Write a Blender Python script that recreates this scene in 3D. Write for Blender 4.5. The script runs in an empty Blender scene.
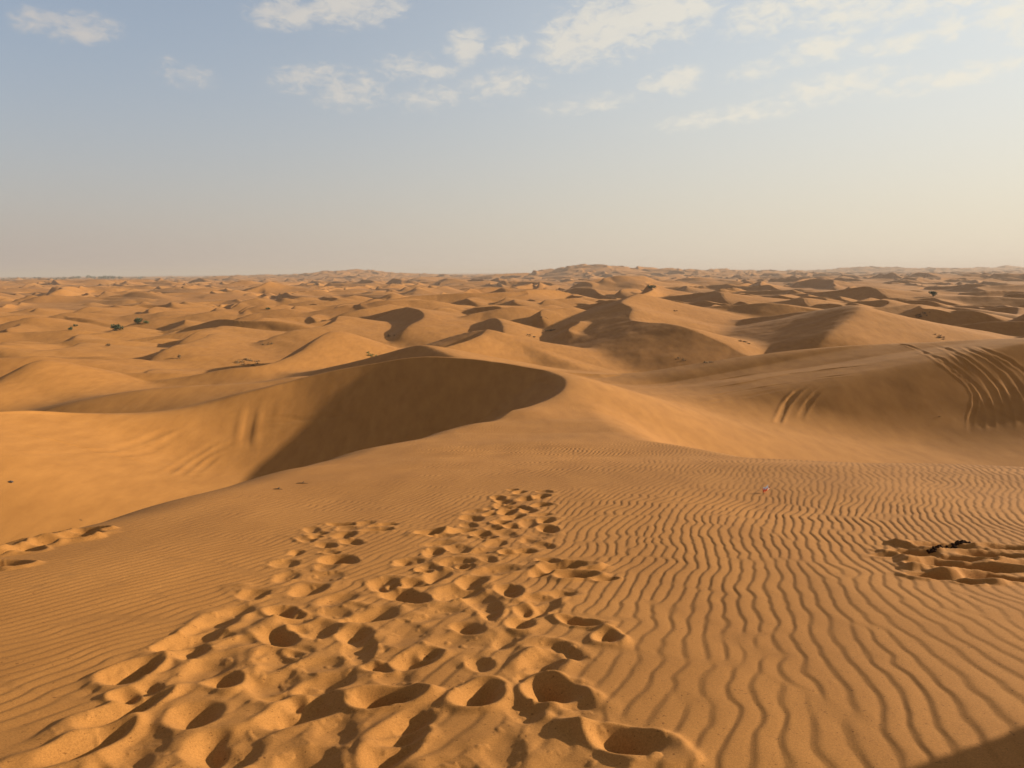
import bpy, math, random
import numpy as np
from mathutils import Matrix, Vector

rng = np.random.default_rng(7)
random.seed(7)
f32 = np.float32
S = bpy.context.scene
COL = S.collection

# ------------------------------------------------------------------ camera
W, HH = 1024, 768
HFOV = math.radians(67.3)
FPX = 512 / math.tan(HFOV / 2)
PITCH, ROLL = math.radians(8.25), math.radians(-0.45)
CAM_Z = 15.0
M3 = Matrix.Rotation(math.pi / 2 - PITCH, 3, 'X') @ Matrix.Rotation(ROLL, 3, 'Z')
RM = np.array(M3)

def ray(px, py):
    return RM @ np.array([(px - 512) / FPX, -(py - 384) / FPX, -1.0])

def at(px, py, y):
    """world point on the line of sight at forward distance y; z measured from the eye"""
    d = ray(px, py)
    return d * (y / d[1])

cd = bpy.data.cameras.new('camera')
cam = bpy.data.objects.new('camera', cd)
COL.objects.link(cam)
cam.matrix_world = Matrix.Translation((0, 0, CAM_Z)) @ M3.to_4x4()
cd.sensor_fit = 'HORIZONTAL'
cd.angle = HFOV
cd.clip_start = 0.05
cd.clip_end = 120000
S.camera = cam

SUN_AZ, SUN_EL = math.radians(77), math.radians(16.5)
HAZE = 1.9e-4

# ------------------------------------------------------------------ numeric helpers
def sstep(a, b, x):
    t = np.clip((x - a) / (b - a), 0, 1)
    return t * t * (3 - 2 * t)

def smax(a, b, k):
    return np.maximum(a, b) + np.maximum(k - np.abs(a - b), 0) ** 2 / (4 * k)

class Tile:
    """a periodic height grid sampled with smooth interpolation"""
    def __init__(self, arr, cell):
        self.a = arr; self.c = cell; self.n = arr.shape[0]
    def __call__(self, x, y):
        n = self.n
        u = x / self.c; v = y / self.c
        i = np.floor(u); j = np.floor(v)
        fu = (u - i).astype(f32); fv = (v - j).astype(f32)
        i = i.astype(np.int64) % n; j = j.astype(np.int64) % n
        i1 = (i + 1) % n; j1 = (j + 1) % n
        a = self.a
        return (a[i, j] * (1 - fu) + a[i1, j] * fu) * (1 - fv) + (a[i, j1] * (1 - fu) + a[i1, j1] * fu) * fv

def spectrum(n, cell, seed, fn):
    g = np.random.default_rng(seed)
    w = np.fft.fft2(g.standard_normal((n, n)).astype(f32))
    k = np.fft.fftfreq(n, cell)
    kx, ky = np.meshgrid(k, k, indexing='ij')
    return np.fft.ifft2(w * fn(kx, ky))

def noise_tile(n, cell, wl, seed, octaves=1, gain=0.5):
    def fn(kx, ky):
        k = np.hypot(kx, ky); s = 0
        for o in range(octaves):
            k0 = 2 ** o / wl
            s = s + gain ** o * np.exp(-((k - k0) / (0.45 * k0)) ** 2) / k0
        return s
    a = spectrum(n, cell, seed, fn).real
    return Tile((a / a.std()).astype(f32), cell)

# ------------------------------------------------------------------ dune field tile
def random_crest(g, cx, cy, hmax, length):
    """a sinuous crest line: highest inside, running out at both ends; returns points and windward slope"""
    th = math.radians(g.normal(4, 27))
    n = max(9, int(length / .9))
    t = np.linspace(-1, 1, n)
    bend = g.normal(0, .16) * length; wob = g.uniform(.03, .08) * length; ph = g.uniform(0, 6.28); pk = g.uniform(-.45, .45)
    a = t * length / 2
    b = -bend * t ** 2 + wob * np.sin(t * g.uniform(2.5, 5) + ph)
    prof = np.where(t < pk, (t + 1) / (pk + 1), (1 - t) / (1 - pk))
    prof = np.sin(prof * math.pi / 2) ** g.uniform(.7, 1.3) * (1 + .08 * np.sin(t * 7 + ph))
    x = cx + a * math.sin(th) + b * math.cos(th); y = cy + a * math.cos(th) - b * math.sin(th)
    return np.stack([x, y, hmax * prof], 1), th

def make_dunes():
    n, cell = 1800, 0.75
    size = n * cell
    g = np.random.default_rng(42)
    H = (.55 * spectrum(n, cell, 13, lambda kx, ky: np.exp(-(np.hypot(kx, ky) * 60) ** 2)).real)
    H = (H / H.std() * .7).astype(f32)
    am = noise_tile(128, size / 128, 330, 14, 2)
    for k in range(1700):
        cx, cy = g.uniform(0, size, 2)
        f = float(np.exp(.22 * am(np.array(cx), np.array(cy))))
        big = g.random() < .2
        hm = (g.uniform(3.8, 6.4) if big else g.uniform(1.6, 3.6)) * f
        P, th = random_crest(g, cx, cy, hm, hm * g.uniform(8, 16))
        ss = g.uniform(.2, .33); sl = g.uniform(.52, .66)
        la = th - math.pi / 2 + g.normal(0, .15); lx, ly = math.sin(la), math.cos(la)
        R_ = hm / ss * 1.15
        i0, i1 = int((P[:, 0].min() - R_) / cell), int((P[:, 0].max() + R_) / cell) + 1
        j0, j1 = int((P[:, 1].min() - R_) / cell), int((P[:, 1].max() + R_) / cell) + 1
        xx = (np.arange(i0, i1) * cell).astype(f32)[:, None]; yy = (np.arange(j0, j1) * cell).astype(f32)[None]
        E = np.full((i1 - i0, j1 - j0), -50, f32)
        for tx, ty, tz in P.astype(f32):
            a0, a1 = max(int((tx - R_) / cell) - i0, 0), int((tx + R_) / cell) - i0 + 1
            b0, b1 = max(int((ty - R_) / cell) - j0, 0), int((ty + R_) / cell) - j0 + 1
            dx = xx[a0:a1] - tx; dy = yy[:, b0:b1] - ty
            d = np.sqrt(dx * dx + dy * dy) + f32(1e-3)
            w = np.clip(((dx * f32(lx) + dy * f32(ly)) / d + f32(.15)) / f32(.6), 0, 1)
            dr = d * d / (d + f32(1.2))
            dr = dr / (1 + dr * f32(.02))
            np.maximum(E[a0:a1, b0:b1], tz - (w * f32(sl) * d + (1 - w) * f32(ss) * dr), out=E[a0:a1, b0:b1])
        I = np.arange(i0, i1) % n; J = np.arange(j0, j1) % n
        ix = np.ix_(I, J)
        old = H[ix]
        H[ix] = smax(old, E + .3 * np.clip(old, -1, 3), .45)
    return Tile(H.astype(f32), cell)

dunes = make_dunes()
n_big = noise_tile(512, 14.0, 900, 21, 2)
n_mid = noise_tile(512, 1.6, 60, 22, 3)
n_small = noise_tile(512, 0.25, 7, 23, 3)
n_tiny = noise_tile(512, 0.012, 0.35, 24, 3)

def make_ripples():
    n, cell = 2048, 0.013
    k0 = 1 / 0.104
    def fn(kx, ky):
        k = np.hypot(kx, ky); a = np.arctan2(ky, kx)
        return np.exp(-((k - k0) / (0.085 * k0)) ** 2) * np.exp(-(a / math.radians(10)) ** 2)
    z = spectrum(n, cell, 31, fn)
    z /= np.sqrt((np.abs(z) ** 2).mean())
    return Tile(z.real.astype(f32), cell), Tile(z.imag.astype(f32), cell)

# ------------------------------------------------------------------ polar sheet
def steps(a, b, s):
    return np.exp(np.arange(math.log(a), math.log(b), s))
r = np.concatenate([steps(0.12, 1.5, .05), steps(1.5, 6.5, .0028), steps(6.5, 28, .0036), steps(28, 40, .0036), steps(40, 66, .0021), steps(66, 300, .0036),
                    steps(300, 3500, .0030), steps(3500, 7000, .006), steps(7000, 30000, .03)])
FINE = 43
az = np.concatenate([np.arange(-180, -FINE, 2.0), np.arange(-FINE, FINE, 0.062), np.arange(FINE, 180, 2.0)])
az = np.radians(az)
R, C = len(r), len(az)
print('grid', R, C, R * C)
X = (r[:, None] * np.sin(az)[None]).astype(f32)
Y = (r[:, None] * np.cos(az)[None]).astype(f32)
rr = np.broadcast_to(r[:, None].astype(f32), X.shape)

def window(x, y, rad):
    """rows and columns of the sheet that lie within rad of (x, y)"""
    d = math.hypot(x, y)
    i0, i1 = np.searchsorted(r, [max(d - rad, 0.0), d + rad])
    if d <= rad * 1.02:
        return slice(i0, i1), slice(0, C)
    a = math.atan2(x, y); da = math.asin(rad / d)
    j0, j1 = np.searchsorted(az, [a - da, a + da])
    return slice(i0, i1), slice(j0, j1)

# ---- far and mid procedural field (heights relative to the eye)
wx = 14 * n_mid(X * .35, Y * .35); wy = 14 * n_mid(X * .35 + 313, Y * .35 + 77)
f_far = sstep(60, 190, rr)
amp = 0.12 + 0.88 * sstep(150, 300, rr) + .12 * sstep(300, 800, rr)
proc = -15.4 - .6 * sstep(300, 90, rr) + amp * dunes(X + wx + 211, Y + wy + 500)
proc += 1.1 * n_big(X, Y) * sstep(250, 900, rr)
for (px, py0, d, sx, sy, hh) in ((345, 268, 2300, 150, 320, 20), (395, 270, 2500, 220, 300, 8), (270, 272, 2600, 190, 300, 9),
                                 (598, 265, 1700, 90, 260, 17), (660, 267, 1850, 210, 300, 15), (730, 267, 2300, 260, 300, 15),
                                 (560, 270, 1900, 110, 300, 9), (890, 266, 3000, 330, 400, 19), (1010, 267, 3200, 300, 300, 16)):
    p = at(px, py0, d)
    proc += hh * np.exp(-((X - p[0]) / sx) ** 2 - ((Y - d) / sy) ** 2)
proc = proc.astype(f32)
del wx, wy

# ---- pedestal of sand under the two near hollows
ped = -10.3 - 0.25 * n_small(X * .12, Y * .12) - 5.5 * sstep(52, 88, np.hypot(X * .75, Y)) + 1.3 * sstep(3, 9, X)
Hh = smax(proc, ped.astype(f32), 1.5)

# ---- explicit dunes: crest lines with a steep lee and a gentle windward side
CREST = []
def dune(pts, lee=(-.9, -.45), sl=.6, ss=.2, centre=None, rnd=1.6, k=.7, reach=None, sp=.13, sl2=None, world=False, tails=True, back=None):
    global Hh
    P = np.array(pts) if world else np.array([at(*p) for p in pts])
    CREST.append(P[:, :2])
    if tails and not world:        # the crest runs out into the ground at both ends
        def tail(e, q, f):
            u_ = (e - q)[:2]; u_ = u_ / np.hypot(*u_); sc_ = 3.0 + .035 * e[1]
            a_ = np.array([u_[0], u_[1] + .35]); a_ = a_ / np.hypot(*a_)
            return [e + np.array([u_[0] * sc_, u_[1] * sc_, -.17 * sc_]), e + np.array([(u_[0] + a_[0]) * sc_, (u_[1] + a_[1]) * sc_, -.55 * sc_])]
        P = np.vstack([tail(P[0], P[1], 1)[::-1], P, tail(P[-1], P[-2], 1)])
    # Catmull-Rom through the control points
    Q = np.vstack([2 * P[0] - P[1], P, 2 * P[-1] - P[-2]])
    out = []
    for i in range(len(P) - 1):
        a, b, c, d = Q[i:i + 4]
        m = max(2, int(np.linalg.norm((c - b)[:2]) / max(sp, .006 * c[1] * sp / .22)))
        t = np.linspace(0, 1, m, endpoint=False)[:, None]
        out.append(.5 * (2 * b + (c - a) * t + (2 * a - 5 * b + 4 * c - d) * t ** 2 + (3 * b - a - 3 * c + d) * t ** 3))
    T = np.vstack(out + [P[-1:]])
    g = np.random.default_rng(int(abs(P.sum() * 1000)))
    if reach is None:
        reach = float(max(T[:, 2].max() + 15.5, 3) / (ss * .8)) + 3
    c0 = T.mean(0); rad = float(np.hypot(*(T - c0)[:, :2].T).max()) + reach
    si, sj = window(c0[0], c0[1], rad)
    x = X[si, sj]; y = Y[si, sj]
    E = np.full(x.shape, -99, f32)
    for ti, (tx, ty, tz) in enumerate(T.astype(f32)):
        slt = sl + ((sl2 if sl2 is not None else sl) - sl) * ti / len(T)
        if centre is not None:
            l = np.array([centre[0] - tx, centre[1] - ty]); l = l / np.hypot(*l)
        else:
            l = np.array(lee) / math.hypot(*lee)
        i0, i1 = np.searchsorted(r[si], [max(math.hypot(tx, ty) - reach, 0), math.hypot(tx, ty) + reach])
        dx = x[i0:i1] - tx; dy = y[i0:i1] - ty
        d = np.sqrt(dx * dx + dy * dy) + 1e-4
        co = (dx * f32(l[0]) + dy * f32(l[1])) / d
        w = sstep(-.15, .45, co)
        dr = d * d / (d + f32(rnd))
        sb = ss if back is None else ss + (back - ss) * sstep(-.35, -.85, co)
        stoss = sb * dr / (1 + dr * f32(.018 if back is None else .004))
        drop = w * (f32(slt) * d) + (1 - w) * stoss
        np.maximum(E[i0:i1], tz - drop, out=E[i0:i1])
    Hh[si, sj] = smax(Hh[si, sj], E, k)

# far to near (pixel column, pixel row, forward distance)
dune([(830, 298, 300), (848, 292, 285), (862, 287, 275), (873, 287.5, 268), (881, 293, 256)], ss=.16)
dune([(900, 299, 268), (930, 297, 255), (970, 296, 240), (1024, 298, 222), (1090, 301, 205)], lee=(-.55, -.85), ss=.16)
dune([(667, 297, 280), (700, 293, 265), (718, 291.5, 255), (723, 297, 240)], ss=.18)
dune([(768, 303, 215), (790, 300, 205), (803, 298, 198), (806, 303, 188)], ss=.18)
dune([(657, 314, 185), (700, 308, 178), (740, 304.5, 172), (775, 303.5, 165)], lee=(-.5, -.6), sl=.3, ss=.16)
dune([(925, 313, 190), (942, 306.5, 182), (985, 311, 168), (1030, 318, 150), (1080, 323, 140)], lee=(-.7, -.7), sl=.3, ss=.18)
dune([(224, 326, 160), (210, 329, 152), (192, 334, 142)], ss=.2)
dune([(406, 308, 176), (420, 311, 162), (423, 318, 150), (410, 325, 140)], ss=.2)
dune([(365, 318, 190), (385, 313, 184), (406, 308, 176)], lee=(-.7, -.7), ss=.2)
dune([(339, 316, 158), (334, 322, 146), (315, 327, 136), (290, 331, 130)], lee=(-.95, .1), ss=.2)
dune([(447, 330, 165), (475, 324, 156), (494, 318, 148), (502, 324, 136), (503, 331, 127)], ss=.32)
dune([(560, 312, 205), (590, 306, 190), (612, 300, 178)], ss=.2)
dune([(639, 294, 168), (622, 302, 150), (632, 308, 138), (631, 320, 124), (662, 323, 113), (690, 330, 105), (715, 341, 99), (732, 350, 95)],
     lee=(-.85, -.52), sl=.36, sl2=.2, ss=.3, sp=.07)
dune([(700, 326, 155), (735, 321, 148), (768, 316, 140), (818, 310, 129), (850, 305.5, 120), (860, 308, 112), (850, 318, 105), (838, 327, 100)],
     lee=(-.68, -.73), sl=.34, ss=.3, sp=.035)
dune([(212, 334, 128), (200, 339, 118), (185, 343, 111), (170, 346.5, 106)], ss=.22)
dune([(82, 343, 118), (70, 347, 110), (50, 350, 104), (15, 351, 100), (-20, 347, 100)], lee=(-.7, -.7), ss=.2)
dune([(487, 330, 104), (478, 337, 97), (460, 343, 91), (441, 349, 87)], lee=(-.95, .3), sl=.6, ss=.42)
dune([(487, 330, 104), (512, 341, 100), (540, 352, 95)], lee=(-.3, .9), sl=.4, ss=.3)
dune([(330, 331, 98), (306, 349, 87), (280, 360, 80), (256, 366, 76), (215, 371, 74)], lee=(-.85, .5), sl=.6, ss=.42)
dune([(10, 378, 62), (28, 366, 65), (45, 359.5, 68), (75, 366, 71), (110, 373, 72), (170, 373, 74)], lee=(-.9, .4), sl=.55, ss=.42)
dune([(405, 353, 66), (422, 345, 64), (438, 350, 60), (454, 357.5, 56)], lee=(-.5, -.86), sl=.55, ss=.3)
dune([(120, 394, 54), (180, 387, 56), (256, 384, 58), (310, 377, 61)], lee=(-.6, -.8), sl=.3, ss=.2, k=1.2)
# far rim of the right hollow
dune([(600, 377, 62), (640, 376, 63), (690, 373, 64), (730, 367, 63), (768, 359, 62), (810, 350, 60), (850, 346, 58.5), (900, 344, 57),
      (960, 341, 54), (1024, 338, 51), (1100, 334, 46)], lee=(.1, -1), sl=.34, ss=.2, back=.6, k=1.6, rnd=2.5, tails=False)
# horseshoe ridge round the left hollow
dune([(512, 414, 27.5), (535, 407, 30), (553, 399, 32.2), (565, 389, 34.6), (567, 381, 37), (560, 375, 39.4), (545, 370, 42), (500, 363, 45.5), (430, 357, 48),
      (385, 362, 48.5), (340, 370, 48.3), (298, 380, 47.5), (256, 390, 46), (215, 401, 44.5), (170, 410, 42.5), (120, 413, 40.5), (60, 413, 38), (0, 412, 35), (-90, 420, 30)],
     centre=(-9.5, 31), sl=.66, sl2=.42, ss=.42, rnd=2.2, k=2.2, sp=.1, tails=False)

# ---- the other dunes of the middle distance, fitted between the ones above
KEEP = [at(px, py, d)[:2] for px, py, d in ((118, 331, 195), (138, 324, 225), (72, 331, 195), (371, 355, 110), (252, 363, 100), (545, 333, 150), (694, 361, 115), (745, 343, 140), (930, 338, 130))]
g = np.random.default_rng(5)
placed = []
fixed = np.vstack(CREST)
for it in range(4200):
    d = 85 * (330 / 85) ** math.sqrt(g.random()); a = g.uniform(-.74, .74)
    cx, cy = d * math.sin(a), d * math.cos(a)
    hm = min(g.uniform(1.4, 3.6) * (.8 + d / 600), 1.0 + d * .015); L = hm * g.uniform(9, 18)
    if np.hypot(fixed[:, 0] - cx, fixed[:, 1] - cy).min() < 9 + hm * 2 or (-8 < cx < 62 and cy < 112): continue
    if any(math.hypot(cx - q[0], cy - q[1]) < 16 for q in KEEP): continue
    if any(math.hypot(cx - q[0], cy - q[1]) < 2.15 * (hm + q[2]) for q in placed): continue
    P, th = random_crest(g, cx, cy, hm, L)
    i_ = min(np.searchsorted(r, d), R - 1); j_ = min(np.searchsorted(az, a), C - 1)
    z0_ = float(Hh[i_, j_])
    if z0_ + hm > -5.5 - .008 * d: continue
    P[:, 2] += z0_ - .25
    la = th - math.pi / 2 + g.normal(0, .15)
    dune(P[::4] if len(P) % 4 == 1 else np.vstack([P[::4], P[-1:]]), lee=(math.sin(la), math.cos(la)), sl=g.uniform(.52, .66), ss=g.uniform(.2, .33), k=.45, rnd=1.2, reach=hm * 6 + 4, world=True, sp=.1)
    placed.append((cx, cy, hm))
print('middle dunes', len(placed))

# ---- wind-smoothed floor and walls of the left hollow (the crest itself stays sharp)
bi, bj = slice(int(np.searchsorted(r, 22)), int(np.searchsorted(r, 52))), slice(int(np.searchsorted(az, -.75)), int(np.searchsorted(az, .12)))
blk = Hh[bi, bj].astype(np.float64)
def box(a_, n_, ax):
    p_ = [(0, 0), (0, 0)]; p_[ax] = (n_ + 1, n_)
    c_ = np.cumsum(np.pad(a_, p_, 'edge'), axis=ax)
    return (np.take(c_, range(2 * n_ + 1, c_.shape[ax]), ax) - np.take(c_, range(0, c_.shape[ax] - 2 * n_ - 1), ax)) / (2 * n_ + 1)
sm = blk
for p_ in range(3): sm = box(box(sm, 6, 0), 22, 1)
inside_h = sstep(-6.4, -7.6, blk) * sstep(22, 25, r[bi])[:, None] * sstep(52, 48, r[bi])[:, None] * sstep(.12, .02, az[bj])[None] * sstep(-.75, -.68, az[bj])[None]
Hh[bi, bj] = (blk + (sm - blk) * inside_h).astype(f32)

# ---- the near dune top, a sloping plateau whose edges fall away
poly = np.array([(-30, -14), (-9, -3), (-5.2, 3.2), (-4.35, 6.0), (-4.0, 7.8), (-3.85, 11.7), (-3.5, 17.5), (-2.1, 23), (.2, 28), (1.6, 31.5), (2.4, 34),
                 (3.3, 31), (3.5, 24), (3.6, 19.2), (4.8, 14.2), (6.5, 12.5), (8.2, 11.3), (12, 9), (30, 4), (40, -40), (-30, -40)], f32)
near = rr < 75
ni = int(np.searchsorted(r, 75))
x = X[:ni]; y = Y[:ni]
dist = np.full(x.shape, 1e6, f32); inside = np.zeros(x.shape, bool)
for a, b in zip(poly, np.roll(poly, -1, 0)):
    e = b - a
    t = np.clip(((x - a[0]) * e[0] + (y - a[1]) * e[1]) / (e @ e), 0, 1)
    np.minimum(dist, np.hypot(x - a[0] - t * e[0], y - a[1] - t * e[1]), out=dist)
    if a[1] != b[1]:
        c = ((a[1] <= y) & (b[1] > y)) | ((b[1] <= y) & (a[1] > y))
        inside ^= c & (x < a[0] + (y - a[1]) * e[0] / e[1])
sd = np.where(inside, -dist, dist)
plane = -(1.25 + .155 * y - .06 * np.maximum(y - 22, 0) + 0.0 * x)
w_edge = 1.6
fall = .62 * (np.sqrt(np.maximum(sd + .6, 0) ** 2 + w_edge ** 2) - w_edge)
plane = plane - fall + .035 * n_small(x * .6, y * .6)
Hh[:ni] = smax(Hh[:ni], plane.astype(f32), .8)
near_w = (sstep(1.2, -1.0, sd)).astype(f32)          # 1 on the rippled dune top

# gentle unevenness of blown sand
Hh += ((.05 * n_small(X * .4, Y * .4) + .012 * n_small(X * 1.7, Y * 1.3)) * (sstep(20, 45, rr) * (.45 + .55 * sstep(55, 100, rr)))).astype(f32)

# ---- heap of sand added unseen past the right edge, only to throw the corner shadow
def shadow_heap(cx, cy, h, sx, sy, rot):
    c, s = math.cos(rot), math.sin(rot)
    u = (X[:ni] - cx) * c + (Y[:ni] - cy) * s; v = -(X[:ni] - cx) * s + (Y[:ni] - cy) * c
    q = np.sqrt((u / sx) ** 2 + (v / sy) ** 2)
    Hh[:ni] += (h * np.maximum(1 - q, 0) ** 1.15).astype(f32)

shadow_heap(3.45, 2.66, .82, 1.05, .80, .23)
shadow_heap(4.6, 2.45, .72, 1.6, 1.0, .23)

# ---- ray against the sheet
def height(px_, py_):
    d = math.hypot(px_, py_); a = math.atan2(px_, py_)
    i = min(max(np.searchsorted(r, d) - 1, 0), R - 2); j = min(max(np.searchsorted(az, a) - 1, 0), C - 2)
    fi = (d - r[i]) / (r[i + 1] - r[i]); fj = (a - az[j]) / (az[j + 1] - az[j])
    return float((Hh[i, j] * (1 - fj) + Hh[i, j + 1] * fj) * (1 - fi) + (Hh[i + 1, j] * (1 - fj) + Hh[i + 1, j + 1] * fj) * fi)

ZOFF = 0.0
def hit(px, py, start=1.5):
    d = ray(px, py); h = math.hypot(d[0], d[1]); sl = d[2] / h
    a = math.atan2(d[0], d[1])
    j = int(np.searchsorted(az, a))
    prof = Hh[:, j]
    ok = np.nonzero((r > start) & (prof - ZOFF >= r * sl))[0]
    i = int(ok[0]) if len(ok) else R - 200
    q = r[i]
    return np.array([q * math.sin(a), q * math.cos(a), prof[i]])

# ---- wind ripples
re_, im_ = make_ripples()
si = slice(int(np.searchsorted(r, .5)), int(np.searchsorted(r, 45)))
x = X[si]; y = Y[si]
th0 = math.radians(25)
u = x * math.cos(th0) - y * math.sin(th0) + x * (.15 + .05 * sstep(2.5, 10, y)) + .10 * x * (y - 4) * np.exp(-((y - 4.5) / 3) ** 2)
v = x * math.sin(th0) + y * math.cos(th0)
u = u + .045 * n_small(x * 1.6, y * 1.6) + .012 * n_tiny(x * .5, y * .5); v = v + .05 * n_small(x * 2 + 40, y * 2)
zr = re_(u, v); zi = im_(u, v)
ph = (np.arctan2(zi, zr) / (2 * math.pi)) % 1.0
mag = np.sqrt(zr * zr + zi * zi)
tt = np.linspace(0, 1, 257)
shp = np.interp(tt, [0, .10, .22, .30, .40, .60, .80, .92, 1.0], [0, .30, .85, 1.0, .97, .72, .40, .12, 0])
ker = np.exp(-np.linspace(-2, 2, 21) ** 2); ker /= ker.sum()
shp = np.convolve(np.concatenate([shp[:-1]] * 3), ker, 'same')[256:513]
rip = np.interp(ph, tt, shp).astype(f32) - .5
left = sstep(-1.0, -3.6, x + .0 * y) * sstep(4.2, 6.5, y)
ampr = .0074 * (1 - .2 * sstep(4, 7, y) + .55 * sstep(8, 16, y)) * sstep(.02, .4, mag) * near_w[si] * (1 - .45 * left) * (.85 + .25 * n_small(x * .9, y * .9)) * sstep(math.radians(70), math.radians(44), np.abs(np.arctan2(x, y)))
base_plane = Hh.copy()
Hh[si] += (rip * np.clip(ampr, 0, .014)).astype(f32)
del zr, zi, u, v, mag, ph, rip

# ---- footprints: pressed into a local grid, then the dry sand slides back to its repose angle
GC = .008
GX0, GY0, GNX, GNY = -6.2, 1.2, 1400, 1600
gx = (GX0 + GC * np.arange(GNX)).astype(f32); gy = (GY0 + GC * np.arange(GNY)).astype(f32)
G = np.zeros((GNX, GNY), f32)          # height against the smooth dune top
GM = np.zeros((GNX, GNY), f32)         # how far the ripples are wiped out

def foot(x0, y0, ang, la, lb, depth, rim=.35, soft=.45, tilt=0.0, back=0.0):
    rad = max(la, lb) * 2.3
    i0, i1 = np.searchsorted(gx, [x0 - rad, x0 + rad]); j0, j1 = np.searchsorted(gy, [y0 - rad, y0 + rad])
    if i1 - i0 < 3 or j1 - j0 < 3: return
    x, y = np.meshgrid(gx[i0:i1], gy[j0:j1], indexing='ij')
    s, c = math.sin(ang), math.cos(ang)
    a = (x - x0) * s + (y - y0) * c; b = (x - x0) * c - (y - y0) * s
    wob = 1 + .13 * n_tiny(x * .5 + x0, y * .5)
    q = np.sqrt((a / la) ** 2 + (b / lb * (1 + .25 * a / la)) ** 2) * wob
    bowl = np.where(q < 1, (1 - np.minimum(q, 1) ** 2.2), 0) ** .9
    m = sstep(1.0 + soft, .75, q)
    rm = depth * rim * np.exp(-((q - 1.25) / .3) ** 2) * (1 + back * np.clip(a / la, -1.5, 1.5))
    old = G[i0:i1, j0:j1]
    G[i0:i1, j0:j1] = old * (1 - .7 * m) - depth * bowl * (1 + tilt * a / la) + rm * (1 - .3 * m)
    GM[i0:i1, j0:j1] = np.maximum(GM[i0:i1, j0:j1], sstep(1.75, 1.0, q))

def trail(pts, gap, size=(.128, .08), depth=.047, seed=1, tries=1500):
    g = np.random.default_rng(seed)
    P = [(p, hit(p[0], p[1])) for p in pts]
    got = []
    seg = []
    for (p, a), (q, b) in zip(P[:-1], P[1:]):
        wa = p[2] / FPX * np.linalg.norm(a); wb = q[2] / FPX * np.linalg.norm(b)
        L = float(np.hypot(*(b - a)[:2])); seg.append((a, b, wa, wb, L, L * (wa + wb)))
    tot = np.array([q[5] for q in seg]); tot = tot / tot.sum()
    for it in range(tries):
        a, b, wa, wb, L, _ = seg[g.choice(len(seg), p=tot)]
        t = g.random(); c = a + (b - a) * t; wd = wa + (wb - wa) * t
        o = np.clip(g.normal(0, .55), -1.15, 1.15) * wd
        dx, dy = (b - a)[:2] / L
        x0, y0 = c[0] + dy * o, c[1] - dx * o
        if all((x0 - p) ** 2 + (y0 - q) ** 2 > (gap * f) ** 2 for p, q, an, f in got):
            got.append((x0, y0, math.atan2(dx, dy), g.uniform(.6, 1.15)))
    for (x0, y0, an, f) in got:
        sz = g.uniform(.8, 1.25)
        dp = depth * (g.uniform(.25, .6) if g.random() < .45 else g.uniform(.7, 1.2))
        foot(x0, y0, an + g.normal(0, .5), size[0] * sz * g.uniform(.9, 1.35), size[1] * sz * g.uniform(.9, 1.2),
             dp, rim=g.uniform(.03, .2), soft=g.uniform(.25, .55), tilt=g.uniform(-.35, .35), back=g.uniform(-.8, .8))
        if g.random() < .25:      # heel or toe dug in
            foot(x0 + g.normal(0, .05), y0 + g.normal(0, .06), an + g.normal(0, .9), g.uniform(.05, .085), g.uniform(.035, .055), g.uniform(.02, .05), rim=.4, soft=.4)
    return len(got)

nf = 0
nf += trail([(388, 524, 10), (345, 528, 30), (325, 548, 30), (322, 575, 30), (290, 610, 46), (250, 645, 55), (220, 690, 55), (190, 740, 50), (170, 800, 50)], .27, seed=4, depth=.055)
nf += trail([(527, 489, 16), (512, 505, 24), (500, 530, 42), (478, 565, 62), (450, 610, 92), (420, 660, 110), (405, 715, 128), (400, 775, 140), (395, 860, 160)], .25, seed=3)
for (px, py, an, la, lb, dp) in ((617, 742, -.9, .125, .08, .085), (548, 692, -.3, .12, .085, .075), (607, 637, .1, .10, .065, .05), (577, 622, -.9, .12, .06, .045),
                                 (545, 660, .3, .12, .10, .03), (135, 672, .3, .16, .085, .05), (122, 712, .5, .2, .07, .04), (562, 568, 1.3, .17, .09, .06),
                                 (575, 577, 1.5, .15, .08, .05), (606, 580, 1.2, .08, .04, .03), (430, 533, .9, .13, .08, .06), (385, 700, 1.4, .15, .075, .085),
                                 (480, 695, .3, .12, .08, .06), (85, 745, .4, .17, .08, .045)):
    p = hit(px, py)
    foot(p[0], p[1], an, la, lb, dp, rim=.45, soft=.35, back=.3)
for (px, py) in ((86, 531), (78, 535), (70, 539), (48, 536), (36, 546), (24, 551), (6, 565), (52, 541), (20, 543), (-10, 556), (2, 549)):
    p = hit(px, py)
    foot(p[0], p[1], 1.4 + rng.normal(0, .3), .17, .1, .07, rim=.35, soft=.3, back=rng.uniform(-.4, .4))
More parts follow.
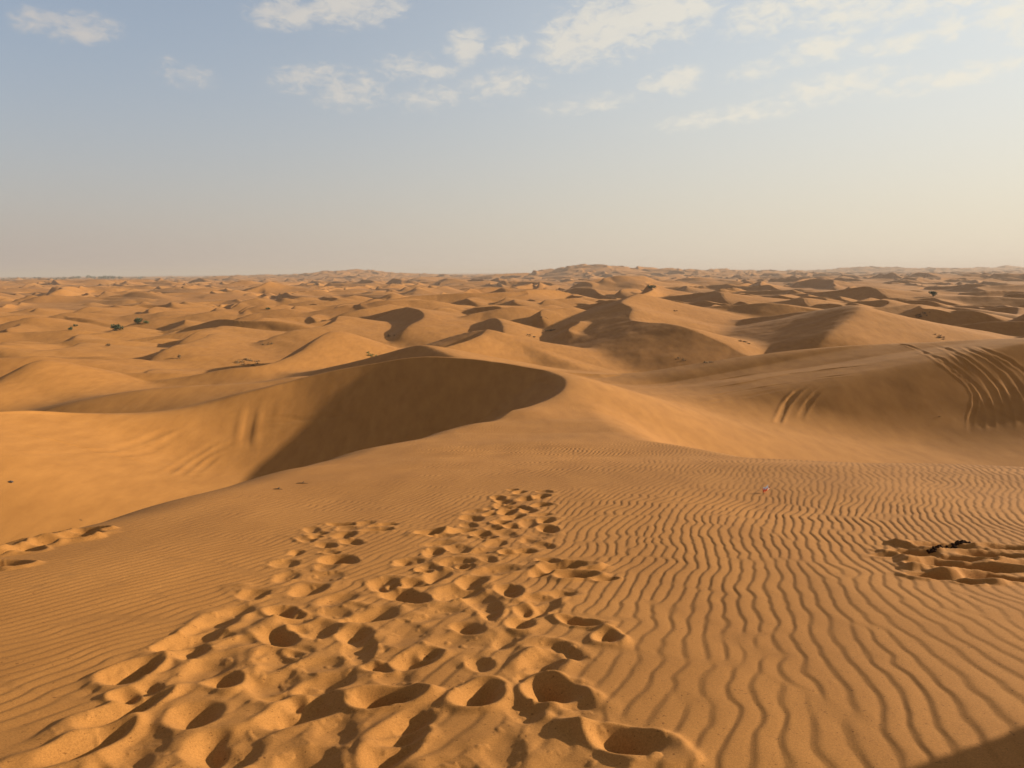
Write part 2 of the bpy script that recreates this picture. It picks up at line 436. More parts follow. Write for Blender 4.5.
# fresh, sharp-edged scrapes at right
for (px, py, an, la, lb, dp) in ((905, 552, 1.3, .12, .07, .07), (921, 556, .9, .14, .09, .10), (950, 547, 1.5, .22, .085, .11), (935, 566, 1.35, .2, .08, .09), (962, 560, 1.75, .24, .08, .11),
                                 (1000, 556, 1.7, .26, .08, .11), (985, 570, 1.75, .3, .08, .12), (1010, 548, 1.5, .2, .1, .08), (945, 578, 1.6, .15, .06, .07), (968, 583, .3, .07, .07, .10),
                                 (1015, 580, 1.75, .3, .09, .12), (1040, 566, 1.6, .25, .1, .1), (890, 556, 1.4, .12, .05, .03)):
    p = hit(px, py)
    foot(p[0], p[1], an, la, lb, dp * 1.2, rim=.2, soft=.1, back=rng.uniform(-.5, .5))
def relax(g, tan, n):
    for it in range(n):
        for dx, dy in ((1, 0), (0, 1), (1, 1), (1, -1)):
            d = g - np.roll(g, (dx, dy), (0, 1))
            lim = f32(tan * GC * math.hypot(dx, dy))
            ex = .25 * (np.maximum(d - lim, 0) + np.minimum(d + lim, 0))
            g -= ex; g += np.roll(ex, (-dx, -dy), (0, 1))
    return g
G = relax(G, .62, 30)
for p_ in range(2):
    for ax in (0, 1):
        G = .25 * np.roll(G, 1, ax) + .5 * G + .25 * np.roll(G, -1, ax)
si, sj = slice(int(np.searchsorted(r, 1.25)), int(np.searchsorted(r, 14.5))), slice(int(np.searchsorted(az, -1.05)), int(np.searchsorted(az, 1.05)))
gu = (X[si, sj] - GX0) / GC; gv = (Y[si, sj] - GY0) / GC
ok = (gu > 1) & (gu < GNX - 2) & (gv > 1) & (gv < GNY - 2)
iu = np.clip(gu, 1, GNX - 3).astype(np.int64); iv = np.clip(gv, 1, GNY - 3).astype(np.int64)
fu = np.clip(gu - iu, 0, 1); fv = np.clip(gv - iv, 0, 1)
def gs(a): return (a[iu, iv] * (1 - fu) + a[iu + 1, iv] * fu) * (1 - fv) + (a[iu, iv + 1] * (1 - fu) + a[iu + 1, iv + 1] * fu) * fv
mk = np.where(ok, gs(GM), 0); dg = np.where(ok, gs(G), 0)
clod = n_tiny(X[si, sj] * 2.2, Y[si, sj] * 2.2)
dg = dg + mk * (.0035 * n_tiny(X[si, sj] * .8, Y[si, sj] * .8) + .004 * np.maximum(clod - .9, 0))
Hh[si, sj] = Hh[si, sj] * (1 - .8 * mk) + base_plane[si, sj] * .8 * mk + dg
print('footprints', nf)

# ---- tyre tracks pressed into the slopes of both hollows
def track(pts, width=.16, depth=.07, rim=.6):
    T = []
    for (a, b) in zip(pts[:-1], pts[1:]):
        for t in np.linspace(0, 1, 7, endpoint=False):
            T.append(hit(a[0] + (b[0] - a[0]) * t, a[1] + (b[1] - a[1]) * t, 20))
    T = np.array([p for p in T if 20 < p[1] < 130])
    if len(T) < 3: return
    c0 = T.mean(0); rad = float(np.hypot(*(T - c0)[:, :2].T).max()) + 1.5
    si, sj = window(c0[0], c0[1], rad)
    x = X[si, sj]; y = Y[si, sj]
    D = np.full(x.shape, 9, f32)
    for a, b in zip(T[:-1, :2].astype(f32), T[1:, :2].astype(f32)):
        e = b - a; L = float(e @ e)
        if L < 1e-6 or L > 36: continue
        i0, i1 = np.searchsorted(r[si], [min(np.hypot(*a), np.hypot(*b)) - 1.5, max(np.hypot(*a), np.hypot(*b)) + 1.5])
        xx = x[i0:i1]; yy = y[i0:i1]
        t = np.clip(((xx - a[0]) * e[0] + (yy - a[1]) * e[1]) / L, 0, 1)
        np.minimum(D[i0:i1], np.hypot(xx - a[0] - t * e[0], yy - a[1] - t * e[1]), out=D[i0:i1])
    n = 1 + .35 * n_small(x * 1.5, y * 1.5)
    for e in (T[0], T[-1]):
        n = n * sstep(.1, 2.2, np.hypot(x - e[0], y - e[1]))
    Hh[si, sj] += (-depth * n * np.exp(-(D / width) ** 4) + depth * rim * n * np.exp(-((D - width * 1.9) / (width * .7)) ** 2)).astype(f32)

# right fan of tracks, read off the photograph at four times its size
for k, L in enumerate((((490, 50), (560, 62), (640, 95), (720, 150), (800, 215), (830, 260), (828, 310), (812, 350), (808, 400), (815, 425)),
          ((600, 85), (690, 115), (760, 165), (830, 225), (875, 285), (890, 330), (895, 425)),
          ((640, 55), (720, 80), (800, 140), (860, 200), (905, 260), (925, 320), (940, 425)),
          ((700, 65), (790, 110), (870, 170), (930, 240), (965, 320), (985, 425)),
          ((775, 65), (880, 115), (960, 170), (1010, 230), (1060, 310), (1075, 425)),
          ((900, 150), (940, 200), (990, 270), (1015, 340), (1015, 425)), ((870, 310), (850, 380), (862, 425)),
          ((885, 330), (900, 425)), ((960, 330), (975, 425)), ((1010, 180), (1060, 250), (1110, 330), (1130, 425)), ((820, 60), (960, 120), (1050, 190), (1120, 290)))):
    track([(768 + a / 4, 330 + b / 4) for a, b in L], width=.095 + .02 * (k % 3), depth=.016 + .006 * (k % 2), rim=.65)
track([(810, 384), (797, 392), (786, 405), (779, 420), (776, 428)], .14, .032)
track([(828, 386), (818, 392), (809, 402), (802, 414), (799, 424)], .14, .026)
for pts in ([(690, 392), (740, 384), (790, 374), (840, 368), (890, 364)], [(700, 398), (760, 388), (820, 378), (870, 372)], [(660, 388), (720, 380), (780, 370)],
            [(700, 404), (750, 396), (800, 385)]):
    track(pts, .18, .025)
# left hollow
track([(256, 398), (250, 420), (246, 440), (245, 458)], .28, .03)
track([(273, 395), (268, 415), (265, 432)], .28, .025)
for pts in ([(0, 455), (60, 454), (110, 451), (140, 443), (170, 430), (200, 416)], [(110, 458), (150, 452), (180, 435), (215, 415)],
            [(160, 478), (185, 462), (210, 446), (240, 432)], [(175, 480), (200, 460), (225, 446), (250, 434)], [(190, 478), (215, 458), (235, 446)],
            [(60, 470), (90, 480), (125, 490)], [(240, 417), (300, 419), (380, 412)], [(250, 424), (310, 420), (360, 417)]):
    track(pts, .16, .014)

Hh += CAM_Z
ZOFF = CAM_Z

# ------------------------------------------------------------------ sheet mesh
nv = R * C
co = np.empty((nv, 3), f32); co[:, 0] = X.ravel(); co[:, 1] = Y.ravel(); co[:, 2] = Hh.ravel()
idx = np.arange(nv, dtype=np.int32).reshape(R, C)
a = idx[:-1]; b = idx[1:]
q = np.stack([a, b, np.roll(b, -1, 1), np.roll(a, -1, 1)], -1).reshape(-1, 4)
cap = idx[0]
me = bpy.data.meshes.new('sand_ground')
me.vertices.add(nv); me.vertices.foreach_set('co', co.ravel())
nq = len(q)
# winding: radial outwards x clockwise azimuth -> flip to face up
q = q[:, ::-1].copy()
nl = nq * 4 + C
me.loops.add(nl)
me.loops.foreach_set('vertex_index', np.concatenate([q.ravel(), cap[::-1]]).astype(np.int32))
me.polygons.add(nq + 1)
me.polygons.foreach_set('loop_start', np.concatenate([np.arange(nq) * 4, [nq * 4]]).astype(np.int32))
me.update(calc_edges=True)
me.polygons.foreach_set('use_smooth', np.ones(nq + 1, bool))
ground = bpy.data.objects.new('sand_ground', me)
COL.objects.link(ground)
ground['kind'] = 'structure'
if me.polygons[nq // 2].normal.z < 0:
    me.flip_normals()

# ------------------------------------------------------------------ materials
def mat(name):
    m = bpy.data.materials.new(name); m.use_nodes = True
    nt = m.node_tree; nt.nodes.clear()
    o = nt.nodes.new('ShaderNodeOutputMaterial'); b = nt.nodes.new('ShaderNodeBsdfPrincipled')
    nt.links.new(b.outputs[0], o.inputs[0])
    return m, nt, b

def nd(nt, t, **kw):
    n = nt.nodes.new(t)
    for k, v in kw.items():
        if k.startswith('i_'): n.inputs[k[2:]].default_value = v
        else: setattr(n, k, v)
    return n

m_sand, nt, b = mat('sand')
b.inputs['Roughness'].default_value = .95
b.inputs['Specular IOR Level'].default_value = .15
tc = nd(nt, 'ShaderNodeTexCoord')
def noise(scale, detail=4, rough=.6):
    n = nd(nt, 'ShaderNodeTexNoise'); n.inputs['Scale'].default_value = scale
    n.inputs['Detail'].default_value = detail; n.inputs['Roughness'].default_value = rough
    nt.links.new(tc.outputs['Object'], n.inputs['Vector']); return n
def ramp(src, c0, c1, p0=.3, p1=.7):
    n = nd(nt, 'ShaderNodeValToRGB'); e = n.color_ramp.elements
    e[0].position = p0; e[1].position = p1; e[0].color = (*c0, 1); e[1].color = (*c1, 1)
    nt.links.new(src, n.inputs[0]); return n
def mul(a_, b_):
    n = nd(nt, 'ShaderNodeMix', data_type='RGBA', blend_type='MULTIPLY'); n.inputs[0].default_value = 1
    nt.links.new(a_, n.inputs[6]); nt.links.new(b_, n.inputs[7]); return n.outputs[2]
SAND0, SAND1 = (.298, .126, .030), (.342, .151, .038)
big = ramp(noise(.02, 3).outputs[0], SAND0, SAND1)
grain = ramp(noise(420, 2, .7).outputs[0], (.72, .70, .68), (1.18, 1.2, 1.22), .25, .75)
grain2 = ramp(noise(130, 4, .75).outputs[0], (.74, .72, .70), (1.20, 1.22, 1.24))
mp_ = nd(nt, 'ShaderNodeMapping'); mp_.inputs['Rotation'].default_value = (0, 0, math.radians(-28)); mp_.inputs['Scale'].default_value = (1.6, .45, 1)
nt.links.new(tc.outputs['Object'], mp_.inputs[0])
stn = noise(1.1, 5, .62); nt.links.new(mp_.outputs[0], stn.inputs['Vector'])
streak = ramp(stn.outputs[0], (.87, .85, .83), (1.09, 1.10, 1.12), .3, .7)
speck = ramp(noise(55, 2, .5).outputs[0], (.55, .50, .45), (1, 1, 1), .27, .33)
c = mul(mul(mul(mul(big.outputs[0], grain.outputs[0]), grain2.outputs[0]), streak.outputs[0]), speck.outputs[0])
nt.links.new(c, b.inputs['Base Color'])
bp = nd(nt, 'ShaderNodeBump'); bp.inputs['Strength'].default_value = .35; bp.inputs['Distance'].default_value = .004
nt.links.new(noise(260, 3, .7).outputs[0], bp.inputs['Height'])
nt.links.new(bp.outputs[0], b.inputs['Normal'])
me.materials.append(m_sand)

# ------------------------------------------------------------------ light, sky
sd_ = bpy.data.lights.new('sun', 'SUN'); so = bpy.data.objects.new('sun', sd_); COL.objects.link(so)
sd_.energy = 5.0; sd_.angle = math.radians(.9); sd_.color = (1, .90, .70)
dv = Vector((math.sin(SUN_AZ) * math.cos(SUN_EL), math.cos(SUN_AZ) * math.cos(SUN_EL), math.sin(SUN_EL)))
so.rotation_euler = dv.to_track_quat('Z', 'Y').to_euler()
so.location = (60, 20, 60)

w = bpy.data.worlds.new('World'); S.world = w; w.use_nodes = True
wt = w.node_tree; wt.nodes.clear()
wo = wt.nodes.new('ShaderNodeOutputWorld'); bg = wt.nodes.new('ShaderNodeBackground')
sky = wt.nodes.new('ShaderNodeTexSky'); sky.sky_type = 'NISHITA'; sky.sun_disc = False
sky.sun_elevation = SUN_EL; sky.sun_rotation = SUN_AZ
sky.air_density = 1.0; sky.dust_density = 1.0; sky.ozone_density = 1.0; sky.altitude = 50
STR = .08
bg.inputs[1].default_value = STR
EXPO = .98
GAIN = 1 / (2 ** EXPO * STR)
def wn(t, **kw): return nd(wt, t, **kw)
def wmath(op, a_, b_=None, c_=None, clamp=False):
    n = wn('ShaderNodeMath', operation=op, use_clamp=clamp)
    for i, v_ in enumerate((a_, b_, c_)):
        if v_ is None: continue
        if isinstance(v_, (int, float)): n.inputs[i].default_value = v_
        else: wt.links.new(v_, n.inputs[i])
    return n.outputs[0]
def wmix(fac, a_, b_):
    n = wn('ShaderNodeMix', data_type='RGBA')
    for i, v_ in ((0, fac), (6, a_), (7, b_)):
        if isinstance(v_, (int, float)): n.inputs[i].default_value = v_
        elif isinstance(v_, tuple): n.inputs[i].default_value = (*v_, 1)
        else: wt.links.new(v_, n.inputs[i])
    return n.outputs[2]
def smooth(v_, lo, hi, a_=0.0, b_=1.0):
    n = wn('ShaderNodeMapRange', interpolation_type='SMOOTHSTEP')
    wt.links.new(v_, n.inputs[0])
    for i, q_ in enumerate((lo, hi, a_, b_)): n.inputs[i + 1].default_value = q_
    return n.outputs[0]
wc = wn('ShaderNodeTexCoord'); sx = wn('ShaderNodeSeparateXYZ'); wt.links.new(wc.outputs['Generated'], sx.inputs[0])
dx_, dy_, dz_ = sx.outputs
azn = wmath('MULTIPLY', wmath('ARCTAN2', dx_, dy_), 57.29578)
eln = wmath('MULTIPLY', wmath('ARCSINE', dz_), 57.29578)
# dusty air: thick near the horizon, brighter and yellower towards the sun
vd = wn('ShaderNodeVectorMath', operation='DOT_PRODUCT'); wt.links.new(wc.outputs['Generated'], vd.inputs[0])
vd.inputs[1].default_value = (math.sin(SUN_AZ), math.cos(SUN_AZ), 0)
t_ = smooth(vd.outputs['Value'], -.55, 1.0)
dust_low = wmix(t_, tuple(GAIN * c_ for c_ in (.435, .372, .355)), tuple(GAIN * c_ for c_ in (.80, .715, .57)))
dust_high = wmix(t_, tuple(GAIN * c_ for c_ in (.355, .375, .44)), tuple(GAIN * c_ for c_ in (.86, .85, .78)))
dust = wmix(smooth(dz_, .0, .30), dust_low, dust_high)
zc = wmath('MAXIMUM', dz_, 0.0)
f_ = wmath('MULTIPLY', wmath('EXPONENT', wmath('DIVIDE', wmath('MULTIPLY', zc, -1), wmath('ADD', .36, wmath('MULTIPLY', wmath('MULTIPLY', t_, t_), .55)))), .97)
skyc = wmix(f_, sky.outputs[0], dust)
# grey cloud tint added to the unseen upper sky, warming light in the shadows
skyc = wmix(wmath('MULTIPLY', smooth(dz_, .36, .62), .75), skyc, tuple(GAIN * c_ for c_ in (.40, .375, .345)))
# broken altocumulus: puffs gathered where the photograph has them (azimuth, elevation, half sizes in degrees, strength)
def ae(px, py):
    d = ray(px, py); return math.degrees(math.atan2(d[0], d[1])), math.degrees(math.asin(d[2]))
cv = wn('ShaderNodeCombineXYZ'); wt.links.new(azn, cv.inputs[0]); wt.links.new(eln, cv.inputs[1])
mask = None
PX = 1 / 13.4
for (px, py, hw, hh, st) in ((85, 30, 42, 13, .95), (122, 20, 34, 17, 1.0), (158, 14, 26, 20, .95), (42, 74, 20, 10, .65), (85, 75, 30, 12, .7), (170, 98, 14, 9, .5), (195, 104, 22, 10, .5), (213, 12, 9, 6, .55),
                             (262, 24, 28, 9, .75), (290, 46, 36, 14, .9), (325, 17, 14, 8, .8), (350, 36, 52, 18, .95), (388, 38, 22, 8, .7),
                             (310, 97, 38, 12, .75), (350, 106, 36, 16, .75), (405, 84, 28, 12, .6), (430, 110, 40, 12, .5), (436, 88, 26, 8, .55),
                             (466, 65, 20, 15, .95), (512, 66, 22, 10, .6), (500, 98, 50, 14, .5), (570, 66, 34, 18, .95), (610, 52, 62, 26, 1.0), (665, 36, 52, 28, 1.0), (690, 24, 28, 22, .9), (740, 17, 11, 12, .7),
                             (680, 96, 22, 12, 1.0), (652, 100, 14, 8, .7), (760, 50, 40, 16, .75), (805, 36, 40, 14, .8), (845, 20, 30, 14, .75), (820, 78, 34, 12, .8), (755, 93, 30, 8, .6), (880, 45, 90, 24, .75),
                             (960, 42, 60, 22, .85), (1010, 38, 46, 22, .9), (1003, 71, 34, 9, .9), (948, 74, 12, 11, .8), (898, 82, 36, 8, .75), (830, 110, 60, 12, .7), (740, 128, 90, 9, .6), (950, 112, 80, 10, .55),
                             (590, 115, 60, 9, .5), (900, 4, 30, 9, .7), (975, 10, 12, 7, .6), (1090, 60, 70, 40, .9), (1180, 30, 90, 40, .9), (-60, 40, 60, 16, .7), (300, -60, 120, 20, .8), (750, -70, 160, 30, .9)):
    a0, e0 = ae(px, py)
    mp = wn('ShaderNodeMapping', vector_type='TEXTURE'); wt.links.new(cv.outputs[0], mp.inputs[0])
    mp.inputs['Location'].default_value = (a0, e0, 0); mp.inputs['Scale'].default_value = (hw * PX * 1.25, hh * PX * 1.35, 1)
    mp.inputs['Rotation'].default_value = (0, 0, math.radians(6))
    ln = wn('ShaderNodeVectorMath', operation='LENGTH'); wt.links.new(mp.outputs[0], ln.inputs[0])
    v_ = smooth(ln.outputs['Value'], 1.25, 0.0, 0.0, st)
    mask = v_ if mask is None else wmath('MAXIMUM', mask, v_)
def wnoise(scale, sy, detail, dist):
    m_ = wn('ShaderNodeMapping'); wt.links.new(cv.outputs[0], m_.inputs[0]); m_.inputs['Scale'].default_value = (scale, scale * sy, scale)
    n = wn('ShaderNodeTexNoise'); n.inputs['Scale'].default_value = 1; n.inputs['Detail'].default_value = detail
    n.inputs['Roughness'].default_value = .58; n.inputs['Distortion'].default_value = dist
    wt.links.new(m_.outputs[0], n.inputs['Vector']); return n.outputs[0]
n1 = wnoise(.85, 1.9, 10, .5)
den = wmath('ADD', wmath('MULTIPLY', mask, .74), wmath('MULTIPLY', wmath('SUBTRACT', n1, .5), 1.9))
cl = wmath('MULTIPLY', smooth(den, .06, .72), smooth(mask, .0, .3))
n2 = wnoise(.3, 2.4, 6, .8)
veil = wmath('MULTIPLY', wmath('MULTIPLY', smooth(mask, .02, .8), smooth(n2, .35, .65)), .34)
cover = wmath('MINIMUM', wmath('ADD', wmath('MULTIPLY', cl, .66), veil), .85)
ccol = wmix(t_, tuple(GAIN * c_ for c_ in (.56, .53, .51)), tuple(GAIN * c_ for c_ in (.92, .87, .74)))
skyc = wmix(cover, skyc, ccol)
wt.links.new(skyc, bg.inputs[0]); wt.links.new(bg.outputs[0], wo.inputs[0])

hz_m = bpy.data.meshes.new('haze')
hx, z0, z1 = 33000, -60.0, 75.0
hv = [(x_, y_, z_) for z_ in (z0, z1) for x_, y_ in ((-hx, -hx), (hx, -hx), (hx, hx), (-hx, hx))]
hz_m.from_pydata(hv, [], [(3, 2, 1, 0), (4, 5, 6, 7), (0, 1, 5, 4), (1, 2, 6, 5), (2, 3, 7, 6), (3, 0, 4, 7)])
hz = bpy.data.objects.new('haze', hz_m); COL.objects.link(hz); hz['kind'] = 'stuff'
m_h = bpy.data.materials.new('haze_air'); m_h.use_nodes = True
nt = m_h.node_tree; nt.nodes.clear()
o_ = nt.nodes.new('ShaderNodeOutputMaterial'); pv = nt.nodes.new('ShaderNodeVolumePrincipled')
pv.inputs['Color'].default_value = (.60, .535, .50, 1); pv.inputs['Density'].default_value = HAZE
pv.inputs['Anisotropy'].default_value = .12
nt.links.new(pv.outputs[0], o_.inputs['Volume']); hz_m.materials.append(m_h)

# ------------------------------------------------------------------ things standing or lying on the sand
def plain(name, col, rough=.8, var=.25):
    m, nt, b = mat(name)
    b.inputs['Roughness'].default_value = rough
    tc = nd(nt, 'ShaderNodeTexCoord'); n = nd(nt, 'ShaderNodeTexNoise'); n.inputs['Scale'].default_value = 9
    n.inputs['Detail'].default_value = 4
    nt.links.new(tc.outputs['Object'], n.inputs['Vector'])
    rp = nd(nt, 'ShaderNodeValToRGB'); e = rp.color_ramp.elements
    e[0].position = .3; e[1].position = .7
    e[0].color = (*[c_ * (1 - var) for c_ in col], 1); e[1].color = (*[c_ * (1 + var) for c_ in col], 1)
    nt.links.new(n.outputs[0], rp.inputs[0]); nt.links.new(rp.outputs[0], b.inputs['Base Color'])
    return m
m_leaf = plain('dry_green_leaf', (.060, .075, .020)); m_dark = plain('dark_green_leaf', (.040, .055, .018))
m_straw = plain('brown_scrub', (.20, .12, .05)); m_wood = plain('grey_brown_wood', (.09, .06, .035))
m_grass = plain('green_grass_blades', (.085, .100, .022)); m_char = plain('dark_dry_stalk', (.032, .015, .008), 1.0)
m_char.node_tree.nodes['Principled BSDF'].inputs['Specular IOR Level'].default_value = .05
m_far = plain('far_foliage', (.045, .055, .030)); m_stone = plain('dark_stone', (.06, .04, .03))
m_white = plain('white_paper', (.78, .74, .70), .6, .05); m_orange = plain('orange_paper', (.80, .15, .04), .6, .1)

class MB:
    def __init__(s): s.v = []; s.f = []; s.m = []
    def tube(s, pts, rad, n=5, mi=0):
        base = len(s.v)
        for k, p in enumerate(pts):
            p = Vector(p)
            q = Vector(pts[min(k + 1, len(pts) - 1)]) - Vector(pts[max(k - 1, 0)])
            q = q.normalized() if q.length > 0 else Vector((0, 0, 1))
            a_ = q.orthogonal().normalized(); b_ = q.cross(a_)
            for i in range(n):
                t = 2 * math.pi * i / n
                s.v.append(p + (a_ * math.cos(t) + b_ * math.sin(t)) * rad[k])
        for k in range(len(pts) - 1):
            for i in range(n):
                s.f.append((base + k * n + i, base + k * n + (i + 1) % n, base + (k + 1) * n + (i + 1) % n, base + (k + 1) * n + i)); s.m.append(mi)
        s.f.append(tuple(base + i for i in range(n))[::-1]); s.m.append(mi)
        s.f.append(tuple(base + (len(pts) - 1) * n + i for i in range(n))); s.m.append(mi)
    def leaf(s, p, d, wdt, ln, mi=0):
        d = Vector(d).normalized(); a_ = d.orthogonal().normalized()
        a_ = Matrix.Rotation(random.random() * 6.28, 3, d) @ a_
        base = len(s.v); p = Vector(p)
        s.v += [p, p + d * ln * .5 + a_ * wdt * .5, p + d * ln, p + d * ln * .5 - a_ * wdt * .5]
        s.f.append((base, base + 1, base + 2, base + 3)); s.m.append(mi)
    def build(s, name, mats, parent=None):
        me_ = bpy.data.meshes.new(name); me_.from_pydata([tuple(v_) for v_ in s.v], [], s.f)
        for m_ in (mats if isinstance(mats, (list, tuple)) else [mats]): me_.materials.append(m_)
        me_.polygons.foreach_set('material_index', s.m); me_.update()
        o = bpy.data.objects.new(name, me_); COL.objects.link(o)
        if parent is not None: o.parent = parent
        return o

def tag(o, label, cat, group=None, kind=None):
    if label: o['label'] = label
    if cat: o['category'] = cat
    if group: o['group'] = group
    if kind: o['kind'] = kind
    return o
def empty(name, loc, rz=0):
    o = bpy.data.objects.new(name, None); COL.objects.link(o); o.location = loc; o.rotation_euler.z = rz
    o.empty_display_size = .3
    return o
def ground_at(px, py, start=20):
    p = hit(px, py, start); return Vector((p[0], p[1], p[2]))

def rdir(up=.4):
    while True:
        v_ = Vector((random.uniform(-1, 1), random.uniform(-1, 1), random.uniform(-1, 1)))
        if .1 < v_.length < 1:
            v_.normalize(); v_.z = abs(v_.z) * .8 + up * random.random(); return v_.normalized()

def shrub(px, py, wpx, hpx, label, leaf=None, name='desert_shrub', cat='shrub', group='green shrubs among the dunes', dens=520, lobes=5, start=40):
    p = ground_at(px, py, start)
    s_ = (p - Vector((0, 0, CAM_Z))).length / FPX
    w_, h_ = wpx * s_ * .5, hpx * s_
    root = empty(name, p)
    tag(root, label, cat, group)
    st = MB(); fo = MB()
    L = []
    for k in range(lobes):
        a_ = random.uniform(0, 6.28); q_ = random.uniform(.15, .7) if lobes > 1 else 0
        L.append((Vector((math.cos(a_) * q_ * w_, math.sin(a_) * q_ * w_, h_ * random.uniform(.26, .62))), random.uniform(.36, .58)))
    for c_, q_ in L:
        mid = Vector((c_.x * .45, c_.y * .45, c_.z * .5))
        st.tube([(c_.x * .1, c_.y * .1, -.15), mid, c_], [.035 * h_ * .6, .022 * h_ * .6, .008 * h_], 5)
        for j in range(4):
            e = c_ + Vector((random.gauss(0, .3) * w_ * q_, random.gauss(0, .3) * w_ * q_, random.gauss(.15, .2) * h_))
            st.tube([mid, (mid + e) * .5 + Vector((0, 0, .05 * h_)), e], [.012 * h_, .008 * h_, .003 * h_], 4)
        for j in range(dens // lobes):
            d = rdir(.2) if random.random() < .75 else -rdir(.1)
            rr_ = random.random() ** .45
            e = c_ + Vector((d.x * w_ * q_ * 1.15, d.y * w_ * q_ * 1.15, d.z * h_ * q_ * .75)) * rr_
            e.z = max(e.z, .02 * h_)
            fo.leaf(e, rdir(.4), .10 * h_ * random.uniform(.6, 1.2), .2 * h_ * random.uniform(.7, 1.3))
    st.build('stems', m_wood, root); fo.build('foliage', leaf or m_leaf, root)
    return root

def tuft(px, py, wpx, hpx, label, m=None, name='dry_scrub_patch', cat='scrub', group='low brown scrub in the hollows', n=16, start=40, hmin=.25):
    """a patch of low, sparse, twiggy growth"""
    p = ground_at(px, py, start)
    s_ = (p - Vector((0, 0, CAM_Z))).length / FPX
    w_, h_ = wpx * s_ * .5, max(hpx * s_, hmin)
    root = empty(name, p); tag(root, label, cat, group)
    n = max(3, n * 3 // 5)
    for k in range(n):
        a_ = random.uniform(0, 6.28); q_ = math.sqrt(random.random())
        x_, y_ = math.cos(a_) * q_ * w_, math.sin(a_) * q_ * max(w_ * .9, 1.0)
        z_ = height(p.x + x_, p.y + y_) - p.z
        g_ = h_ * random.uniform(.4, 1.0)
        o = MB()
        for j in range(26):
            d = rdir(.5)
            e = Vector((random.gauss(0, .25) * g_, random.gauss(0, .25) * g_, -.03))
            o.leaf(e, d, .10 * g_, g_ * random.uniform(.6, 1.2))
            o.leaf(e + d * g_ * random.uniform(.3, .7), rdir(.6), .14 * g_, .5 * g_)
        o.build('tuft', m or m_straw, root).location = (x_, y_, z_)
    return root

shrub(118, 331.5, 11, 7, 'rounded dark green shrub, the largest on the left sand plain', m_dark)
shrub(138, 324, 8, 6, 'dark green bush with a pale green skirt behind the largest left shrub', m_dark, lobes=4)
shrub(147, 324, 7, 3.2, 'low pale green bush touching the right side of a darker one', m_grass, lobes=4)
shrub(72, 331, 6, 3.2, 'small dark shrub on the left plain below a smaller one', m_dark, lobes=3)
shrub(75, 327, 4, 2.4, 'tiny dark shrub just above another on the left plain', m_dark, lobes=3)
shrub(933, 296.5, 7, 4.8, 'round olive bush standing alone on the long dark crest at right', m_dark, lobes=7)
shrub(652, 289.5, 8, 4.5, 'dark shrub on a small crest behind the big central dune', m_dark, lobes=5)
shrub(268, 310.5, 5, 3, 'tiny olive shrub on the pale flat left of centre', m_leaf, lobes=3)
shrub(109, 347, 5, 3, 'small brown bush on the slope below the left plain shrubs', m_straw, lobes=3)
shrub(180, 359.5, 5, 4.5, 'thin grey brown bush alone above the left hollow', m_straw, lobes=3, dens=200)
tuft(252, 363, 30, 3, 'wide dark scrub patch in the shade left of the bright dune', n=34)
tuft(268, 345, 14, 2, 'narrow strip of scrub climbing the shaded slope left of centre', n=14)
tuft(371, 355.5, 13, 2.5, 'green grass patch on the bright dune in the middle left', m_grass, 'grass_patch', 'grass', None, 22)
tuft(549, 331, 13, 2.5, 'brown scrub patch left of the big central dune, largest of its cluster', n=18)
tuft(530, 336, 12, 2, 'brown scrub patch nearest the camera in the cluster left of the central dune', n=14)
tuft(545, 318, 8, 1.8, 'faint scrub patch on the lit flat behind the central cluster', n=8)
tuft(680, 360.5, 9, 2, 'left one of two small scrub patches before the right hollow', n=12)
tuft(708, 362, 9, 2, 'right one of two small scrub patches before the right hollow', n=12)
tuft(745, 343, 13, 2.5, 'brown scrub patch in the flat between the two big right dunes', n=16)
tuft(674, 311, 7, 1.6, 'tiny scrub patch on the lit face right of the central crest', n=7)
tuft(940, 338, 11, 2.5, 'brown scrub patch just beyond the tyre tracked crest', n=14)
tuft(921, 317, 14, 2.5, 'scrub patch on the pale dune below the long dark crest', n=14)
tuft(392, 336, 14, 2, 'sparse scrub on the flat between two middle left dunes', n=10)
tuft(943, 421.5, 3, 1.4, 'small dark tuft on the floor of the right hollow', m_wood, group=None, n=3, start=20, hmin=.1)

# far-off trees along the left horizon: one mass
wd = MB()
for (x0_, x1_, yb, hp, d_) in ((0, 80, 281, 2.2, 2500), (88, 122, 281, 2.8, 2350), (124, 146, 279, 1.8, 2900), (166, 178, 278.5, 1.6, 2900), (50, 62, 285, 1.5, 1700)):
    for k in range(int((x1_ - x0_) * 1.2)):
        pxx = random.uniform(x0_, x1_)
        q_ = at(pxx, yb, d_ * random.uniform(.96, 1.04)); gz = height(q_[0], q_[1])
        hh_ = hp * d_ / FPX * random.uniform(.45, 1.15)
        wd.tube([(q_[0], q_[1], gz - 1), (q_[0], q_[1], gz + hh_ * .6)], [.35, .2], 4)
        for j in range(26):
            d = rdir(.1)
            wd.leaf((q_[0] + d.x * hh_ * .65, q_[1] + d.y * hh_ * .65, gz + hh_ * .45 + d.z * hh_ * .5 * random.choice((1, 1, -.6))), rdir(.2), hh_ * .3, hh_ * .42)
far_wood = wd.build('far_wood', m_far); tag(far_wood, 'dark line of distant trees along the left horizon', 'trees', None, 'stuff')

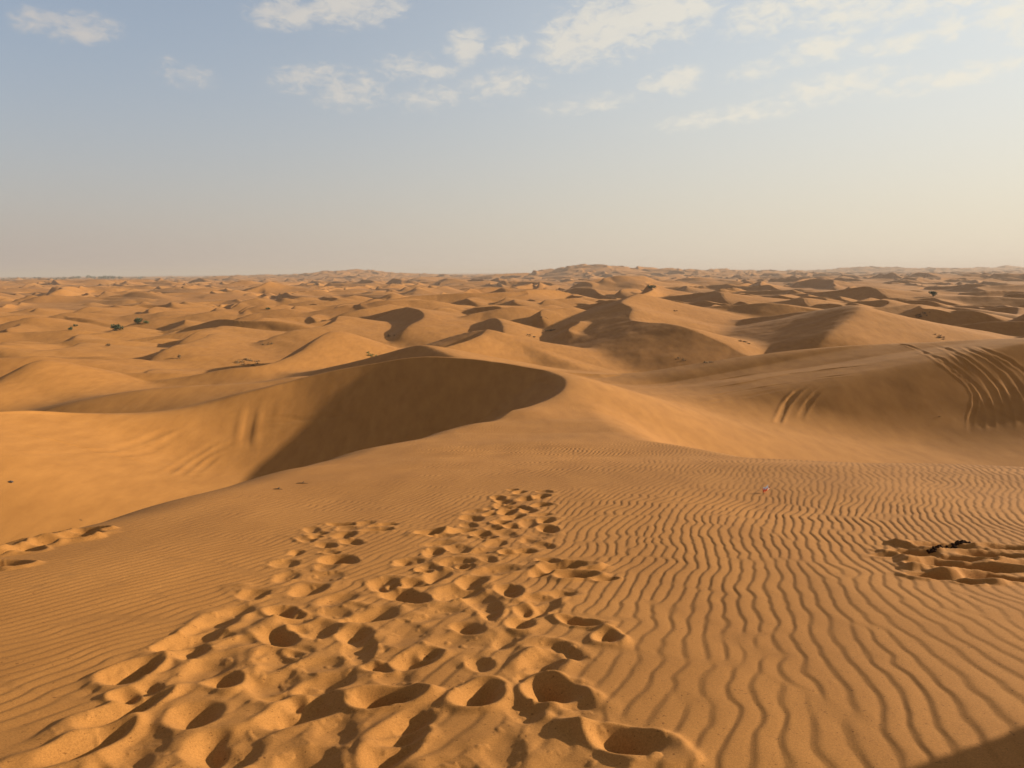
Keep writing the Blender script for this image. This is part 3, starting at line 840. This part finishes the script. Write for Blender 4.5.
# litter: a crumpled scrap of paper
p = ground_at(766, 493, 1.5)
sc = MB(); gn = 7
for i in range(gn):
    for j in range(gn):
        u_, v_ = i / (gn - 1) - .5, j / (gn - 1) - .5
        sc.v.append(Vector((u_ * .065 + random.gauss(0, .004), v_ * .07 + random.gauss(0, .004), .03 + .05 * u_ + .035 * abs(v_ * 2) ** 1.5 + random.gauss(0, .006))))
for i in range(gn - 1):
    for j in range(gn - 1):
        sc.f.append((i * gn + j, (i + 1) * gn + j, (i + 1) * gn + j + 1, i * gn + j + 1)); sc.m.append(0 if i + j < 6 else 1)
lit = sc.build('crumpled_paper', [m_orange, m_white]); lit.location = p
md = lit.modifiers.new('thick', 'SOLIDIFY'); md.thickness = .002
tag(lit, 'crumpled orange and white paper scrap lying on the rippled sand', 'litter')

# dark dry stalks in the scraped hollow at right
def stalks(px, py, n, wpx, hmax, label):
    p = ground_at(px, py, 1.5); s_ = (p - Vector((0, 0, CAM_Z))).length / FPX
    o = MB()
    for k in range(n):
        t_k = (k + .5) / n - .5
        x_ = t_k * wpx * s_ + random.gauss(0, .004); y_ = .03 * math.sin(t_k * 5) + random.gauss(0, .012)
        z_ = height(p.x + x_, p.y + y_) - p.z - .012
        h_ = .012 + hmax * random.uniform(.15, 1) * (1 - 1.2 * t_k * t_k)
        dx_, dy_ = random.gauss(0, .5) * h_, random.gauss(0, .4) * h_
        o.tube([(x_, y_, z_), (x_ + dx_ * .4, y_ + dy_ * .4, z_ + h_ * .5), (x_ + dx_, y_ + dy_, z_ + h_ * .9), (x_ + dx_ * 1.2, y_ + dy_, z_ + h_)],
               [.013, .011, .009, .004], 6)
    b_ = o.build('dry_stalks', m_char); b_.location = p
    tag(b_, label, 'dry plant', 'dark dry stalks in the scraped sand')
stalks(958, 545, 34, 24, .027, 'row of dark dry stalks along the far edge of the scraped sand at right')
stalks(935, 550, 18, 16, .018, 'low dark stalks in the scraped pit left of the taller row')

def twig(px, py, ln, label):
    p = ground_at(px, py, 1.5); o = MB()
    pts = [(ln * (t - .5), .02 * math.sin(t * 5) * ln, .008 + .02 * ln * math.sin(t * 3)) for t in (0, .25, .5, .75, 1)]
    pts = [(x_, y_, z_ + height(p.x + x_, p.y + y_) - p.z) for x_, y_, z_ in pts]
    o.tube(pts, [.003, .006, .007, .005, .002], 6)
    o.tube([pts[2], (pts[2][0] + ln * .15, pts[2][1] + ln * .1, pts[2][2] + .02)], [.006, .003], 5)
    b_ = o.build('twig', m_wood); b_.location = p; tag(b_, label, 'twig', 'twigs on the left of the near dune')
twig(302, 484, .16, 'dark twig on smooth sand, right one of two on the near dune edge')
twig(278, 490, .12, 'dark twig on smooth sand, left one of two on the near dune edge')
twig(81, 521, .12, 'tiny twig above the small footprints at far left')

def stone(px, py, sz, label, start):
    p = ground_at(px, py, start)
    import bmesh
    bm = bmesh.new(); bmesh.ops.create_icosphere(bm, subdivisions=3, radius=1)
    for v_ in bm.verts:
        n_ = v_.co.normalized()
        v_.co = Vector((n_.x * sz * 1.3, n_.y * sz, n_.z * sz * .7)) * (1 + .22 * math.sin(n_.x * 4 + 1) * math.cos(n_.y * 5) + .1 * math.sin(n_.z * 9 + n_.x * 7))
    me_ = bpy.data.meshes.new('dark_stone'); bm.to_mesh(me_); bm.free(); me_.materials.append(m_stone)
    b_ = bpy.data.objects.new('dark_stone', me_); COL.objects.link(b_); b_.location = p + Vector((0, 0, sz * .3)); tag(b_, label, 'stone')
stone(11, 484, .065, 'dark stone in a ring shaped mark on the floor of the left hollow', 20)

vs = S.view_settings
vs.view_transform = 'Standard'; vs.look = 'None'; vs.exposure = EXPO; vs.gamma = 1; vs.use_curve_mapping = False
S.render.engine = 'CYCLES'
S.cycles.use_denoising = True
S.cycles.max_bounces = 6
